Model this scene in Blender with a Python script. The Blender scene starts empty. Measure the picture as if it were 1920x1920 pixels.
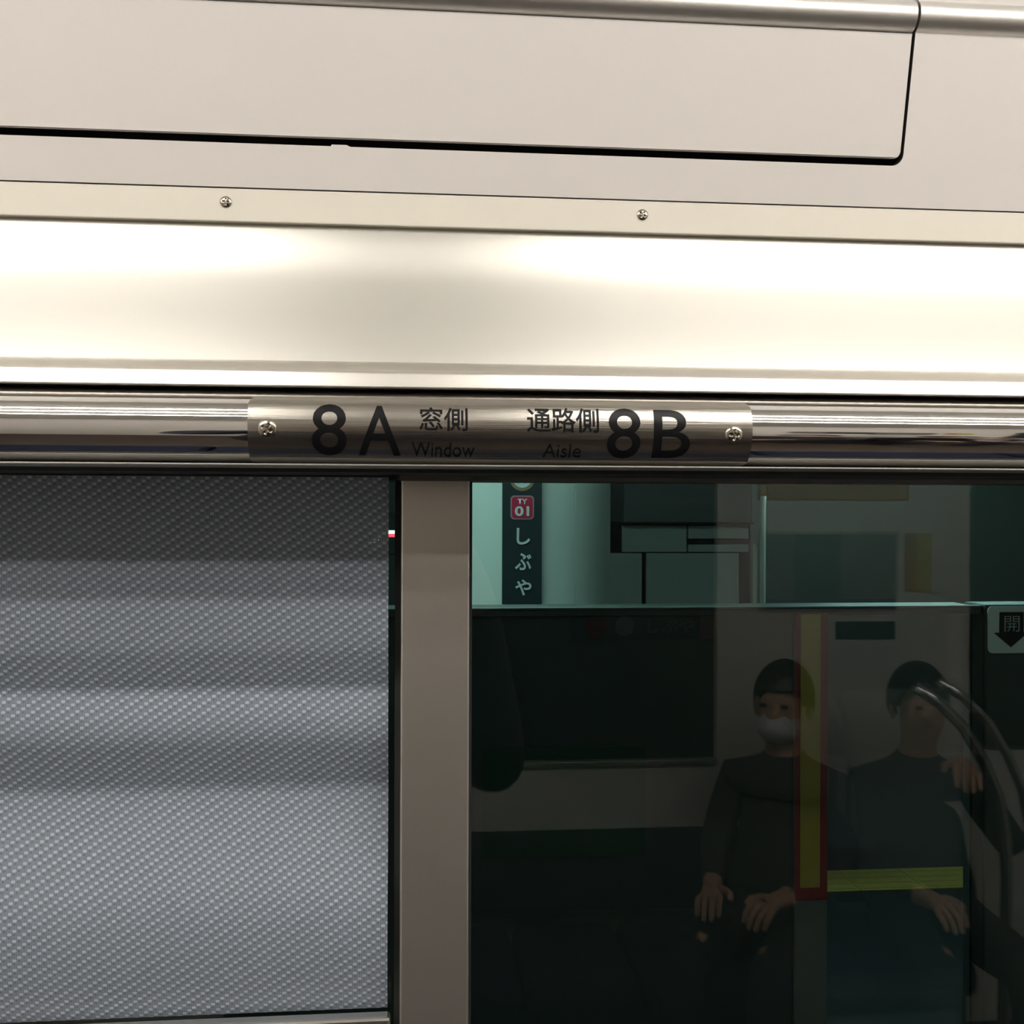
import bpy, bmesh, math, random
from mathutils import Vector, Matrix
random.seed(4)
S = bpy.context.scene
C = S.collection

# ------------------------------------------------------------------ camera
F, W = 2070.0, 1920.0
CAM = Vector((0.0, -0.60, 1.70)); YAW = math.radians(5.6); ROLL = math.radians(0.17)
cd = bpy.data.cameras.new('camera'); cam = bpy.data.objects.new('camera', cd); C.objects.link(cam)
cd.sensor_width = 36; cd.lens = F / W * 36; cd.clip_start = 0.01
cam.matrix_world = Matrix.Translation(CAM) @ Matrix.Rotation(-YAW, 4, 'Z') @ Matrix.Rotation(math.pi/2, 4, 'X') @ Matrix.Rotation(ROLL, 4, 'Z')
S.camera = cam
CR = cam.matrix_world.to_3x3()

# ------------------------------------------------------------------ world and exposure
S.view_settings.view_transform = 'Standard'
S.view_settings.look = 'None'
S.view_settings.gamma = 1.0
S.view_settings.use_curve_mapping = False
S.view_settings.exposure = 0.0
wd = bpy.data.worlds.new('tunnel_dark'); S.world = wd; wd.use_nodes = True
wd.node_tree.nodes['Background'].inputs[0].default_value = (0.02, 0.024, 0.024, 1)
wd.node_tree.nodes['Background'].inputs[1].default_value = 0.3

CEIL = 2.39          # carriage ceiling
LAMP = 18.0           # radiance of the carriage lamps
STATION = 76.0       # radiance of the platform lamps
YG = 0.135           # inner face of the window glass
YO = -2.62           # far side wall of the carriage

def P(px, py, Y):
    """photo pixel -> point on the plane y = Y"""
    d = CR @ Vector(((px-960)/F, (960-py)/F, -1.0))
    return CAM + d * ((Y-CAM.y)/d.y)
def Z(py, Y, px=960): return P(px, py, Y).z
def X(px, Y, py=960): return P(px, py, Y).x
def PR(px, py, Yw):
    """pixel of something seen mirrored in the window glass, which stands at depth Yw inside the carriage"""
    p = P(px, py, 2*YG-Yw); return Vector((p.x, Yw, p.z))

# ------------------------------------------------------------------ materials
def mat(name, col, rough=0.5, metal=0.0, noise=0.0, nscale=40.0, stretch=(1, 1, 1), bump=0.0, emit=None, coat=0.0, spec=0.5, rvar=0.0):
    m = bpy.data.materials.new(name); m.use_nodes = True
    nt = m.node_tree; b = nt.nodes['Principled BSDF']
    b.inputs['Base Color'].default_value = (*col, 1); b.inputs['Roughness'].default_value = rough
    b.inputs['Metallic'].default_value = metal; b.inputs['Coat Weight'].default_value = coat
    b.inputs['Specular IOR Level'].default_value = spec
    if emit:
        b.inputs['Emission Color'].default_value = (*emit[0], 1); b.inputs['Emission Strength'].default_value = emit[1]
    if noise or bump or rvar:
        tc = nt.nodes.new('ShaderNodeTexCoord'); mp = nt.nodes.new('ShaderNodeMapping'); mp.inputs['Scale'].default_value = stretch
        n = nt.nodes.new('ShaderNodeTexNoise'); n.inputs['Scale'].default_value = nscale; n.inputs['Detail'].default_value = 4
        nt.links.new(tc.outputs['Object'], mp.inputs[0]); nt.links.new(mp.outputs[0], n.inputs['Vector'])
        if noise:
            mx = nt.nodes.new('ShaderNodeMix'); mx.data_type = 'RGBA'
            mx.inputs['A'].default_value = (*[c*(1-noise) for c in col], 1); mx.inputs['B'].default_value = (*[min(1, c*(1+noise)) for c in col], 1)
            nt.links.new(n.outputs['Fac'], mx.inputs['Factor']); nt.links.new(mx.outputs['Result'], b.inputs['Base Color'])
        if rvar:
            r = nt.nodes.new('ShaderNodeMapRange'); r.inputs['To Min'].default_value = rough-rvar; r.inputs['To Max'].default_value = rough+rvar
            nt.links.new(n.outputs['Fac'], r.inputs['Value']); nt.links.new(r.outputs[0], b.inputs['Roughness'])
        if bump:
            bp = nt.nodes.new('ShaderNodeBump'); bp.inputs['Strength'].default_value = bump; bp.inputs['Distance'].default_value = 0.001
            nt.links.new(n.outputs['Fac'], bp.inputs['Height']); nt.links.new(bp.outputs[0], b.inputs['Normal'])
    return m

def glass_mat(name, tint, ior=1.5):
    m = bpy.data.materials.new(name); m.use_nodes = True; nt = m.node_tree; nt.nodes.clear()
    o = nt.nodes.new('ShaderNodeOutputMaterial'); mx = nt.nodes.new('ShaderNodeMixShader')
    f = nt.nodes.new('ShaderNodeFresnel'); f.inputs[0].default_value = ior
    t = nt.nodes.new('ShaderNodeBsdfTransparent'); t.inputs[0].default_value = (*tint, 1)
    g = nt.nodes.new('ShaderNodeBsdfGlossy'); g.inputs['Roughness'].default_value = 0.004
    nt.links.new(f.outputs[0], mx.inputs[0]); nt.links.new(t.outputs[0], mx.inputs[1]); nt.links.new(g.outputs[0], mx.inputs[2])
    nt.links.new(mx.outputs[0], o.inputs[0]); return m

def blind_mat():
    """twill mesh: every third thread crossing of a row lies proud and pale, each row one crossing further left"""
    m = bpy.data.materials.new('blind_twill'); m.use_nodes = True; nt = m.node_tree; N = nt.nodes; L = nt.links
    b = N['Principled BSDF']; b.inputs['Roughness'].default_value = 0.65
    tc = N.new('ShaderNodeTexCoord'); sp = N.new('ShaderNodeSeparateXYZ'); L.new(tc.outputs['Object'], sp.inputs[0])
    def M(op, a, c=None):
        n = N.new('ShaderNodeMath'); n.operation = op
        for i, v in enumerate((a, c)):
            if v is None: continue
            if isinstance(v, (int, float)): n.inputs[i].default_value = v
            else: L.new(v, n.inputs[i])
        return n.outputs[0]
    u = M('DIVIDE', M('ADD', sp.outputs[0], 5.0), 0.00300); v = M('DIVIDE', M('ADD', sp.outputs[2], 5.0), 0.00205)
    fu, fv = M('FRACT', u), M('FRACT', v)
    idx = M('MODULO', M('ADD', M('FLOOR', u), M('MULTIPLY', M('FLOOR', v), 2.0)), 3.0)
    dot = M('LESS_THAN', idx, 0.5)
    round_ = M('MULTIPLY', M('SINE', M('MULTIPLY', fu, math.pi)), M('SINE', M('MULTIPLY', fv, math.pi)))
    soft = N.new('ShaderNodeMapRange'); soft.inputs['From Min'].default_value = 0.05; soft.inputs['From Max'].default_value = 0.45
    L.new(round_, soft.inputs['Value'])
    d = M('MULTIPLY', dot, soft.outputs[0])
    thread = M('MULTIPLY', M('ABSOLUTE', M('SINE', M('MULTIPLY', u, math.pi*2))), 0.18)
    nz = N.new('ShaderNodeTexNoise'); nz.inputs['Scale'].default_value = 300; L.new(tc.outputs['Object'], nz.inputs['Vector'])
    fac = M('ADD', M('ADD', d, thread), M('MULTIPLY', M('SUBTRACT', nz.outputs['Fac'], 0.5), 0.35))
    mx = N.new('ShaderNodeMix'); mx.data_type = 'RGBA'
    mx.inputs['A'].default_value = (0.188, 0.222, 0.272, 1); mx.inputs['B'].default_value = (0.455, 0.52, 0.615, 1)
    L.new(fac, mx.inputs['Factor']); L.new(mx.outputs['Result'], b.inputs['Base Color'])
    bp = N.new('ShaderNodeBump'); bp.inputs['Strength'].default_value = 0.35; bp.inputs['Distance'].default_value = 0.0006
    L.new(d, bp.inputs['Height']); L.new(bp.outputs[0], b.inputs['Normal'])
    # pinholes of the open weave between the threads
    hole = M('MULTIPLY', M('MULTIPLY', M('LESS_THAN', idx, 1.5), M('SUBTRACT', 1.0, dot)), M('GREATER_THAN', round_, 0.55))
    t = N.new('ShaderNodeBsdfTransparent'); ms = N.new('ShaderNodeMixShader'); out = N['Material Output']
    L.new(M('MULTIPLY', hole, 0.28), ms.inputs[0]); L.new(b.outputs[0], ms.inputs[1]); L.new(t.outputs[0], ms.inputs[2]); L.new(ms.outputs[0], out.inputs[0])
    return m

M = {
 'panel': mat('offwhite_melamine', (0.80, 0.765, 0.735), 0.45, noise=0.012, nscale=300, bump=0.02),
 'trim': mat('cream_anodised_strip', (0.80, 0.76, 0.67), 0.5, noise=0.012, nscale=200),
 'alu': mat('satin_aluminium', (0.70, 0.683, 0.635), 0.36, 1.0, noise=0.01, nscale=80, stretch=(0.05, 1, 1), rvar=0.02),
 'alubar': mat('satin_aluminium_bar', (0.84, 0.81, 0.76), 0.30, 1.0, noise=0.015, nscale=400, bump=0.03),
 'alurail': mat('satin_aluminium_rail', (0.74, 0.715, 0.68), 0.42, 1.0, noise=0.015, nscale=400, bump=0.03),
 'edge': mat('panel_edge_gap_shade', (0.05, 0.042, 0.034), 0.8),  # dark edge colour stands in for shade in the lid gap
 'chrome': mat('polished_stainless', (0.82, 0.80, 0.78), 0.035, 1.0, bump=0.02, nscale=6, stretch=(0.3, 1, 1)),
 'brushed': mat('brushed_stainless', (0.46, 0.433, 0.39), 0.24, 1.0, noise=0.05, nscale=900, stretch=(0.02, 1, 1), bump=0.12),
 'print': mat('black_enamel', (0.008, 0.008, 0.009), 0.3, spec=0.22),
 'screw': mat('screw_steel', (0.50, 0.46, 0.39), 0.16, 1.0, noise=0.05, nscale=900),
 'gap': mat('dark_cavity', (0.012, 0.012, 0.011), 0.9),
 'header': mat('grey_window_head', (0.13, 0.125, 0.12), 0.5, noise=0.03, nscale=60),
 'lip': mat('grey_lip', (0.42, 0.41, 0.38), 0.4, 0.6),
 'mullion': mat('mullion_painted_metal', (0.64, 0.61, 0.56), 0.36, 0.92, noise=0.03, nscale=500, bump=0.05),
 'rubber': mat('black_rubber', (0.022, 0.024, 0.023), 0.6),
 'glass': glass_mat('tinted_window_glass', (0.845, 0.875, 0.86), 1.53),
 'blind': blind_mat(),
 'lamp': mat('carriage_lamp_diffuser', (0.9, 0.9, 0.88), 0.5, emit=((1.0, 0.95, 0.875), LAMP)),
 'ceil': mat('ceiling_white', (0.78, 0.76, 0.72), 0.6, noise=0.01),
 'floor': mat('grey_floor', (0.075, 0.058, 0.046), 0.5, noise=0.2, nscale=200),
 'wall': mat('carriage_wall_white', (0.72, 0.69, 0.65), 0.45, noise=0.01),
 'night': mat('dark_window_glass', (0.01, 0.012, 0.012), 0.05),
 'seat': mat('navy_moquette', (0.015, 0.02, 0.045), 0.9, noise=0.3, nscale=400),
 'seat2': mat('dark_brown_shell', (0.05, 0.035, 0.025), 0.5),
 'steel': mat('stainless_grab_bar', (0.7, 0.7, 0.7), 0.12, 1.0),
}

# ------------------------------------------------------------------ helpers
def obj(name, bm, m, parent=None, smooth=False):
    me = bpy.data.meshes.new(name); bm.normal_update(); bm.to_mesh(me); bm.free()
    if smooth:
        for p in me.polygons: p.use_smooth = True
    for k in (m if isinstance(m, (list, tuple)) else [m]): me.materials.append(M[k] if isinstance(k, str) else k)
    o = bpy.data.objects.new(name, me); C.objects.link(o)
    if parent: o.parent = parent; o.matrix_parent_inverse = parent.matrix_world.inverted()
    return o
def tag(o, label, cat, group=None):
    o['label'] = label; o['category'] = cat
    if group: o['group'] = group
    return o
def struct(o): o['kind'] = 'structure'; return o
def thing(name, label, cat, loc=(0, 0, 0), group=None):
    o = bpy.data.objects.new(name, None); C.objects.link(o); o.location = loc; o.empty_display_size = 0.05
    bpy.context.view_layer.update()
    return tag(o, label, cat, group)
def box(bm, a, b, bev=0.0):
    a, b = Vector(a), Vector(b)
    t = bmesh.new(); bmesh.ops.create_cube(t, size=1)
    bmesh.ops.scale(t, vec=b-a, verts=t.verts); bmesh.ops.translate(t, vec=(a+b)/2, verts=t.verts)
    if bev: bmesh.ops.bevel(t, geom=t.edges[:], offset=bev, segments=2, affect='EDGES', profile=0.5)
    me = bpy.data.meshes.new('t'); t.to_mesh(me); t.free(); bm.from_mesh(me); bpy.data.meshes.remove(me); return bm
def boxo(name, a, b, m, parent=None, bev=0.0): return obj(name, box(bmesh.new(), a, b, bev), m, parent)
def extrude_x(prof, x0, x1, bm=None, closed=True):
    """a closed (y,z) outline pulled along x"""
    bm = bm or bmesh.new()
    A = [bm.verts.new((x0, y, z)) for y, z in prof]; B = [bm.verts.new((x1, y, z)) for y, z in prof]
    n = len(prof)
    for i in range(n if closed else n-1): bm.faces.new((A[i], A[(i+1) % n], B[(i+1) % n], B[i]))
    if closed: bm.faces.new(A[::-1]); bm.faces.new(B)
    bmesh.ops.recalc_face_normals(bm, faces=bm.faces[:]); return bm
def smooth_by_angle(o, deg=35):
    for p in o.data.polygons: p.use_smooth = True
    bm = bmesh.new(); bm.from_mesh(o.data)
    for e in bm.edges:
        if len(e.link_faces) == 2 and e.calc_face_angle(0) > math.radians(deg): e.smooth = False
    bm.to_mesh(o.data); bm.free()
def tube(bm, pts, r, seg=14, cap=True):
    pts = [Vector(p) for p in pts]; rings = []; up = None
    for i, p in enumerate(pts):
        d = (pts[min(i+1, len(pts)-1)] - pts[max(i-1, 0)]).normalized()
        if up is None: up = d.orthogonal().normalized()
        else: up = (up - d*up.dot(d)).normalized()
        s = d.cross(up); rr = r[i] if isinstance(r, (list, tuple)) else r
        rings.append([bm.verts.new(p + (up*math.cos(t)+s*math.sin(t))*rr) for t in [2*math.pi*k/seg for k in range(seg)]])
    for a, b in zip(rings, rings[1:]):
        for k in range(seg): bm.faces.new((a[k], a[(k+1) % seg], b[(k+1) % seg], b[k]))
    if cap: bm.faces.new(rings[0][::-1]); bm.faces.new(rings[-1])
    return bm
def rrect(x0, z0, x1, z1, r, seg=6, corners=(1, 1, 1, 1)):
    """rounded rectangle outline, counter-clockwise from lower left; corners LL, LR, UR, UL"""
    out = []
    for (cx, cz, a0), on in zip(((x0+r, z0+r, 180), (x1-r, z0+r, 270), (x1-r, z1-r, 0), (x0+r, z1-r, 90)), corners):
        if on: out += [(cx+r*math.cos(math.radians(a0+90*k/seg)), cz+r*math.sin(math.radians(a0+90*k/seg))) for k in range(seg+1)]
        else: out.append((x0 if cx < (x0+x1)/2 else x1, z0 if cz < (z0+z1)/2 else z1))
    return out
def slab(poly, f, t):
    """a flat outline (u,v) placed by f(u,v,w), w from 0 (front) to t (back)"""
    bm = bmesh.new()
    A = [bm.verts.new(f(u, v, 0)) for u, v in poly]; B = [bm.verts.new(f(u, v, t)) for u, v in poly]; n = len(poly)
    bm.faces.new(A); bm.faces.new(B[::-1])
    for i in range(n): bm.faces.new((A[i], B[i], B[(i+1) % n], A[(i+1) % n]))
    bmesh.ops.recalc_face_normals(bm, faces=bm.faces[:]); return bm
def upright(Y): return lambda u, v, w: (u, Y+w, v)

def text_bm(body, x0, z0, x1, z1, f, bold=0.0, cut=None):
    """the outline font's glyphs fitted to a rectangle and placed by f(x,z)"""
    c = bpy.data.curves.new('t', 'FONT'); c.body = body; c.offset = bold; c.resolution_u = 5; c.fill_mode = 'FRONT'
    o = bpy.data.objects.new('t', c); C.objects.link(o)
    dg = bpy.context.evaluated_depsgraph_get(); me = o.evaluated_get(dg).to_mesh()
    bm = bmesh.new(); bm.from_mesh(me); bpy.data.objects.remove(o); bpy.data.curves.remove(c)
    xs = [v.co.x for v in bm.verts]; ys = [v.co.y for v in bm.verts]
    a, b, p, q = min(xs), max(xs), min(ys), max(ys)
    for v in bm.verts: v.co = Vector((x0+(v.co.x-a)/(b-a)*(x1-x0), 0, z0+(v.co.y-p)/(q-p)*(z1-z0)))
    if cut:
        k = z0+cut
        while k < z1:
            bmesh.ops.bisect_plane(bm, geom=bm.verts[:]+bm.edges[:]+bm.faces[:], plane_co=(0, 0, k), plane_no=(0, 0, 1)); k += cut
    for v in bm.verts: v.co = Vector(f(v.co.x, v.co.z))
    # the printing faces the carriage side
    bm.normal_update()
    s = sum(fc.normal.y*fc.calc_area() for fc in bm.faces)
    if s > 0: bmesh.ops.reverse_faces(bm, faces=bm.faces[:])
    return bm

def screw_bm(r, n=30, rot=0.0):
    """pan head with a sunken cross; face towards -y, centred on the origin"""
    bm = bmesh.new(); rings = []
    for i in range(n//2+1):
        rr = r*i/(n//2); ring = []
        for k in range(48 if i else 1):
            t = 2*math.pi*k/48; x, z = rr*math.cos(t), rr*math.sin(t)
            h = 0.42*r*math.sqrt(max(0, 1-(rr/r)**2*0.97))
            xr, zr = x*math.cos(rot)-z*math.sin(rot), x*math.sin(rot)+z*math.cos(rot)
            if (abs(xr) < 0.13*r and abs(zr) < 0.56*r) or (abs(zr) < 0.13*r and abs(xr) < 0.56*r): h -= 0.28*r
            ring.append(bm.verts.new((x, -h, z)))
        rings.append(ring)
    for k in range(48): bm.faces.new((rings[0][0], rings[1][(k+1) % 48], rings[1][k]))
    for a, b in zip(rings[1:], rings[2:]):
        for k in range(48): bm.faces.new((a[k], a[(k+1) % 48], b[(k+1) % 48], b[k]))
    base = [bm.verts.new((v.co.x, 0.001, v.co.z)) for v in rings[-1]]
    for k in range(48): bm.faces.new((rings[-1][k], rings[-1][(k+1) % 48], base[(k+1) % 48], base[k]))
    bmesh.ops.recalc_face_normals(bm, faces=bm.faces[:]); return bm

XL, XR = -1.6, 2.6      # how far the built carriage runs along x

# ------------------------------------------------------------------ carriage shell
struct(boxo('floor', (XL, YO, -0.05), (XR, 0.16, 0.0), 'floor'))
struct(boxo('ceiling', (XL, YO, CEIL), (XR, 0.16, CEIL+0.04), 'ceil'))
struct(boxo('wall_left_end', (XL-0.04, YO, 0), (XL, 0.16, CEIL), 'wall'))
struct(boxo('wall_right_end', (XR, YO, 0), (XR+0.04, 0.16, CEIL), 'wall'))
struct(boxo('wall_under_window', (XL, 0.06, 0), (XR, 0.16, 0.78), 'wall'))
struct(boxo('wall_beside_window', (1.15, 0.06, 0.78), (XR, 0.16, 1.72), 'wall'))
# far side wall, with a window and a door seen mirrored in the glass
wx0, wx1 = PR(700, 1300, YO).x, PR(1345, 1300, YO).x
dx0 = PR(1835, 1300, YO).x
wz0 = PR(1200, 1428, YO).z; wz1 = 1.9
struct(boxo('wall_opposite_low', (XL, YO-0.06, 0), (dx0-0.1, YO, wz0), 'wall'))
struct(boxo('wall_opposite_high', (XL, YO-0.06, wz1), (XR, YO, CEIL), 'wall'))
struct(boxo('wall_opposite_pier', (wx1, YO-0.06, wz0), (dx0-0.1, YO, wz1), 'wall'))
struct(boxo('wall_opposite_end', (XL, YO-0.06, wz0), (wx0, YO, wz1), 'wall'))
w = struct(boxo('window_3', (wx0, YO-0.05, wz0), (wx1, YO-0.04, wz1), 'night'))
obj('window_sill', box(bmesh.new(), (wx0, YO-0.02, wz0-0.012), (wx1, YO+0.015, wz0+0.006), 0.003), 'lip', w)
dbz = PR(1890, 1402, YO).z
d = struct(obj('door_1', box(bmesh.new(), (dx0-0.1, YO-0.05, 0), (XR, YO-0.03, wz1)), 'wall'))
obj('door_window', slab(rrect(dx0, dbz, dx0+0.55, 1.83, 0.07), upright(YO-0.027), -0.004), 'night', d)
obj('window_gasket', slab(rrect(dx0-0.015, dbz-0.015, dx0+0.565, 1.845, 0.08), upright(YO-0.029), -0.001), 'rubber', d)

# ------------------------------------------------------------------ overhead panel with the lid
yb = 0.0165; lean = math.tan(math.radians(13))
z_b = Z(272, yb)                       # lower edge of the lid
def onpanel(py, px=960):
    """point where the pixel ray meets the leaning panel"""
    dr = CR @ Vector(((px-960)/F, (960-py)/F, -1.0))
    # y - yb + (z - z_b)*lean = 0
    t = (yb - CAM.y - (CAM.z - z_b)*lean) / (dr.y + dr.z*lean)
    return CAM + dr*t
cl = math.sqrt(1+lean*lean)
def fp(u, v, w):                       # u = x, v = height above z_b along z, w = depth behind the face
    return (u, yb - v*lean + w/cl, z_b + v + w*lean/cl)
v_top = onpanel(24).z - z_b; v_gap = onpanel(286).z - z_b; v_low = onpanel(367).z - z_b
lx = onpanel(306, 1688).x; gapx = 0.0016
lx_top = onpanel(60, 1711).x; lx = (lx+lx_top)/2
R0 = 0.0042
def dark_edges(o):
    """colours the board edges dark for the shade inside the gap"""
    nf = Vector((0, -1, -lean)).normalized()
    for f in o.data.polygons:
        if abs(f.normal.dot(nf)) < 0.3: f.material_index = 1
    return o
lid = slab(rrect(XL, 0, lx, v_top-0.0008, R0, corners=(0, 1, 0, 0)), fp, 0.006)
bmesh.ops.bevel(lid, geom=[e for e in lid.edges if all(abs((v.co.y-yb)+(v.co.z-z_b)*lean) < 1e-6 for v in e.verts)], offset=0.0007, segments=2, affect='EDGES')
tag(dark_edges(obj('access_lid', lid, ['panel', 'edge'])), 'long off-white access lid with a rounded lower corner above the screwed strip', 'lid')
# surrounding panel: one L-shaped piece with a rounded inner corner and a small raised tab at the gap
rr = R0+0.0022; xi = lx+gapx; cxx, czz = xi-rr, v_gap+rr
tx0, tx1 = onpanel(272, 622).x, onpanel(274, 650).x; tb = 0.0009
poly = [(XL, v_low), (XR, v_low), (XR, v_top+0.02), (xi, v_top+0.02)]
poly += [(cxx+rr*math.cos(math.radians(-90*k/8)), czz+rr*math.sin(math.radians(-90*k/8))) for k in range(9)]
poly += [(tx1+0.002, v_gap), (tx1, v_gap+tb), (tx0, v_gap+tb), (tx0-0.0005, v_gap), (XL, v_gap)]
struct(dark_edges(obj('wall_panel', slab(poly, fp, 0.006), ['panel', 'edge'])))
struct(obj('wall_panel_backing', slab([(XL, v_low-0.002), (XR, v_low-0.002), (XR, v_top+0.02), (XL, v_top+0.02)], lambda u, v, w: fp(u, v, w+0.014), 0.01), 'gap'))

# half-round aluminium rail along the lid's upper edge, two lengths meeting at a fine joint
pt = onpanel(24); zc_r = pt.z+0.0089; rb = 0.0095
yc_r = pt.y+0.003
prof = [(yc_r+0.012, zc_r-rb*0.98)]+[(yc_r-rb*1.05*math.cos(math.radians(a)), zc_r+rb*math.sin(math.radians(a))) for a in range(-80, 81, 8)]+[(yc_r+0.012, zc_r+rb*0.98)]
jx = P(1724, 30, yc_r-rb).x
for i, (a, b, lab) in enumerate(((XL, jx-0.0008, 'long half-round aluminium rail along the top of the access lid'), (jx+0.0008, XR, 'half-round aluminium rail length beyond the joint at the lid corner'))):
    o = obj('edge_rail', extrude_x(prof, a, b), 'alurail'); smooth_by_angle(o); tag(o, lab, 'rail')
boxo_j = struct(boxo('trim_3', (XL, yc_r+0.004, zc_r-0.009), (XR, yc_r+0.02, zc_r+0.012), 'gap'))
# cove from the rail to the ceiling, and the paper advertisement hung on it
yk, zk = yc_r+0.006, zc_r+rb*0.6
struct(obj('wall_cove', extrude_x([(yk, zk), (yk-0.02, zk+0.16), (yk-0.09, zk+0.27), (yk-0.22, CEIL), (0.16, CEIL), (0.16, zk)], XL, XR), 'ceil'))
ax0 = P(1310, 0, yk-0.004).x; axm = P(1850, 5, yk-0.004).x
ad = thing('paper_advertisement', 'pale blue and white paper poster above the half-round rail', 'poster', ((ax0+axm)/2, yk-0.01, zk+0.02))
def fcove(u, v, w): return (u, yk-0.003-0.125*v+w, zk+0.006+v)
obj('white_print', slab([(ax0, 0), (axm, 0), (axm, 0.14), (ax0, 0.14)], fcove, 0.0008), mat('poster_white', (0.72, 0.75, 0.80), 0.5), ad)
obj('blue_print', slab([(axm, 0), (axm+0.2, 0), (axm+0.2, 0.14), (axm, 0.14)], fcove, 0.0008), mat('poster_blue', (0.36, 0.55, 0.75), 0.5), ad)

# ------------------------------------------------------------------ cream strip with screws
ys = onpanel(367).y + 0.0005
zs1 = Z(369, ys); zs0 = Z(430, ys)
strip = obj('trim_1', box(bmesh.new(), (XL, ys, zs0), (XR, ys+0.010, zs1), 0.0007), 'trim'); struct(strip)
line = struct(boxo('trim_2', (XL, ys+0.0018, zs1-0.001), (XR, ys+0.01, zs1+0.004), mat('seam_grey', (0.36, 0.33, 0.31), 0.6)))
for (px, py, rot) in ((423.5, 379, 0.05), (1204.5, 403, 0.6), (-360, 352, 0.3), (1985, 428, 0.9)):
    p = P(px, py, ys); s = obj('screw', screw_bm(0.0033, rot=rot), 'screw', strip, smooth=True); s.location = (p.x, ys, p.z)

# ------------------------------------------------------------------ satin aluminium cove panel and bullnose bar
R, yp = 0.0203, 0.0215
yt = ys+0.0045
za, zb_ = Z(428, yt), Z(681.5, yt-0.0145)
# outline of the face by its slope: tipped back at the head, upright in the middle, running out at the foot
n = 24; pts = []; y = yt; 
for i in range(n+1):
    t = i/n; z = za+(zb_-za)*t
    slope = math.radians(17*(1-min(1, t/0.45))**1.3 + 3 + 4*max(0, (t-0.5)/0.5)**2)
    if i: y -= math.tan(slope)*(za-zb_)/n
    pts.append((y, z))
yf = pts[-1][0]
face = pts+[(0.05, zb_), (0.05, za)]
o = obj('aluminium_panel', extrude_x(face, XL, XR), 'alu'); smooth_by_angle(o, 40)
tag(o, 'wide satin aluminium panel between the screwed strip and the rounded bar', 'panel')
hb = zb_-Z(730, yf-0.009)
zt = zb_+0.0003
bp = [(yf+0.005, zt), (yf+0.0006, zt)]
yy_ = yf-0.0002
for k in range(0, 25):
    t = k/24; n_ = 64-20*t/0.36 if t < 0.36 else max(9, 44-26*(t-0.36)/0.14 if t < 0.5 else 18-9*(t-0.5)/0.5)
    bp.append((yy_, zt-hb*t)); yy_ -= math.tan(math.radians(n_))*hb/24
bp += [(bp[-1][0]+0.0015, zt-hb-0.0006), (yf+0.005, zt-hb-0.0006)]
o = obj('bullnose_bar', extrude_x(bp, XL, XR), 'alubar'); smooth_by_angle(o, 40)
tag(o, 'rounded satin aluminium bar running just above the polished handrail', 'bar')

# ------------------------------------------------------------------ polished handrail and number plate
zp = Z(805, yp)
zl = Z(875.5, 0.010)          # lip under the handrail
yp0 = yp
bm = bmesh.new(); seg = 96
A = [[bm.verts.new((x, yp+R*math.cos(2*math.pi*k/seg), zp+R*math.sin(2*math.pi*k/seg))) for k in range(seg)] for x in (XL, XR)]
for k in range(seg): bm.faces.new((A[0][k], A[0][(k+1) % seg], A[1][(k+1) % seg], A[1][k]))
bm.faces.new(A[0]); bm.faces.new(A[1][::-1]); bmesh.ops.recalc_face_normals(bm, faces=bm.faces[:])
rail = obj('handrail', bm, 'chrome'); smooth_by_angle(rail)
tag(rail, 'polished stainless steel handrail pipe over the window behind the number plate', 'handrail')

RP = R+0.0016
def onplate(x, z, lift=0.0):
    dz = z-zp; q = RP+lift
    return (x, yp-math.sqrt(max(1e-9, q*q-dz*dz)), z)
def platept(px, py):
    """pixel on the curved plate"""
    p = P(px, py, 0.0)
    for _ in range(8):
        y = yp-math.sqrt(max(1e-9, RP*RP-min(abs(p.z-zp), RP*0.98)**2)); p = P(px, py, y)
    return p
plate = thing('seat_number_plate', 'curved brushed steel seat number plate for 8A and 8B on the handrail', 'plate', ((platept(463, 800).x+platept(1411, 815).x)/2, yp-RP, zp))
x0, x1 = platept(464, 805).x, platept(1411, 815).x
z1p = (platept(560, 742).z+platept(1300, 755).z)/2; z0p = max((platept(560, 870).z+platept(1300, 879).z)/2, zp-RP*0.93)
rc = 0.0058
bm = bmesh.new(); NZ = 56; NX = 10
rows = []
for layer in (0, 1):
    rw = []
    for i in range(NZ+1):
        a0, a1 = math.asin((z0p-zp)/RP), math.asin((z1p-zp)/RP)
        ang = a0+(a1-a0)*i/NZ; q = RP-layer*0.0012
        s = min(i, NZ-i)/NZ*(a1-a0)*RP          # arc distance to the nearer long edge
        ins = rc-math.sqrt(max(0, rc*rc-(rc-s)**2)) if s < rc else 0
        rw.append([bm.verts.new((x0+ins+(x1-x0-2*ins)*j/NX, yp-q*math.cos(ang), zp+q*math.sin(ang))) for j in range(NX+1)])
    rows.append(rw)
for layer in (0, 1):
    for i in range(NZ):
        for j in range(NX): bm.faces.new((rows[layer][i][j], rows[layer][i][j+1], rows[layer][i+1][j+1], rows[layer][i+1][j]))
for i in range(NZ):
    for j in (0, NX): bm.faces.new((rows[0][i][j], rows[0][i+1][j], rows[1][i+1][j], rows[1][i][j]))
for i in (0, NZ):
    for j in range(NX): bm.faces.new((rows[0][i][j], rows[0][i][j+1], rows[1][i][j+1], rows[1][i][j]))
bmesh.ops.recalc_face_normals(bm, faces=bm.faces[:])
o = obj('plate_body', bm, 'brushed', plate); smooth_by_angle(o, 50)
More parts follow.
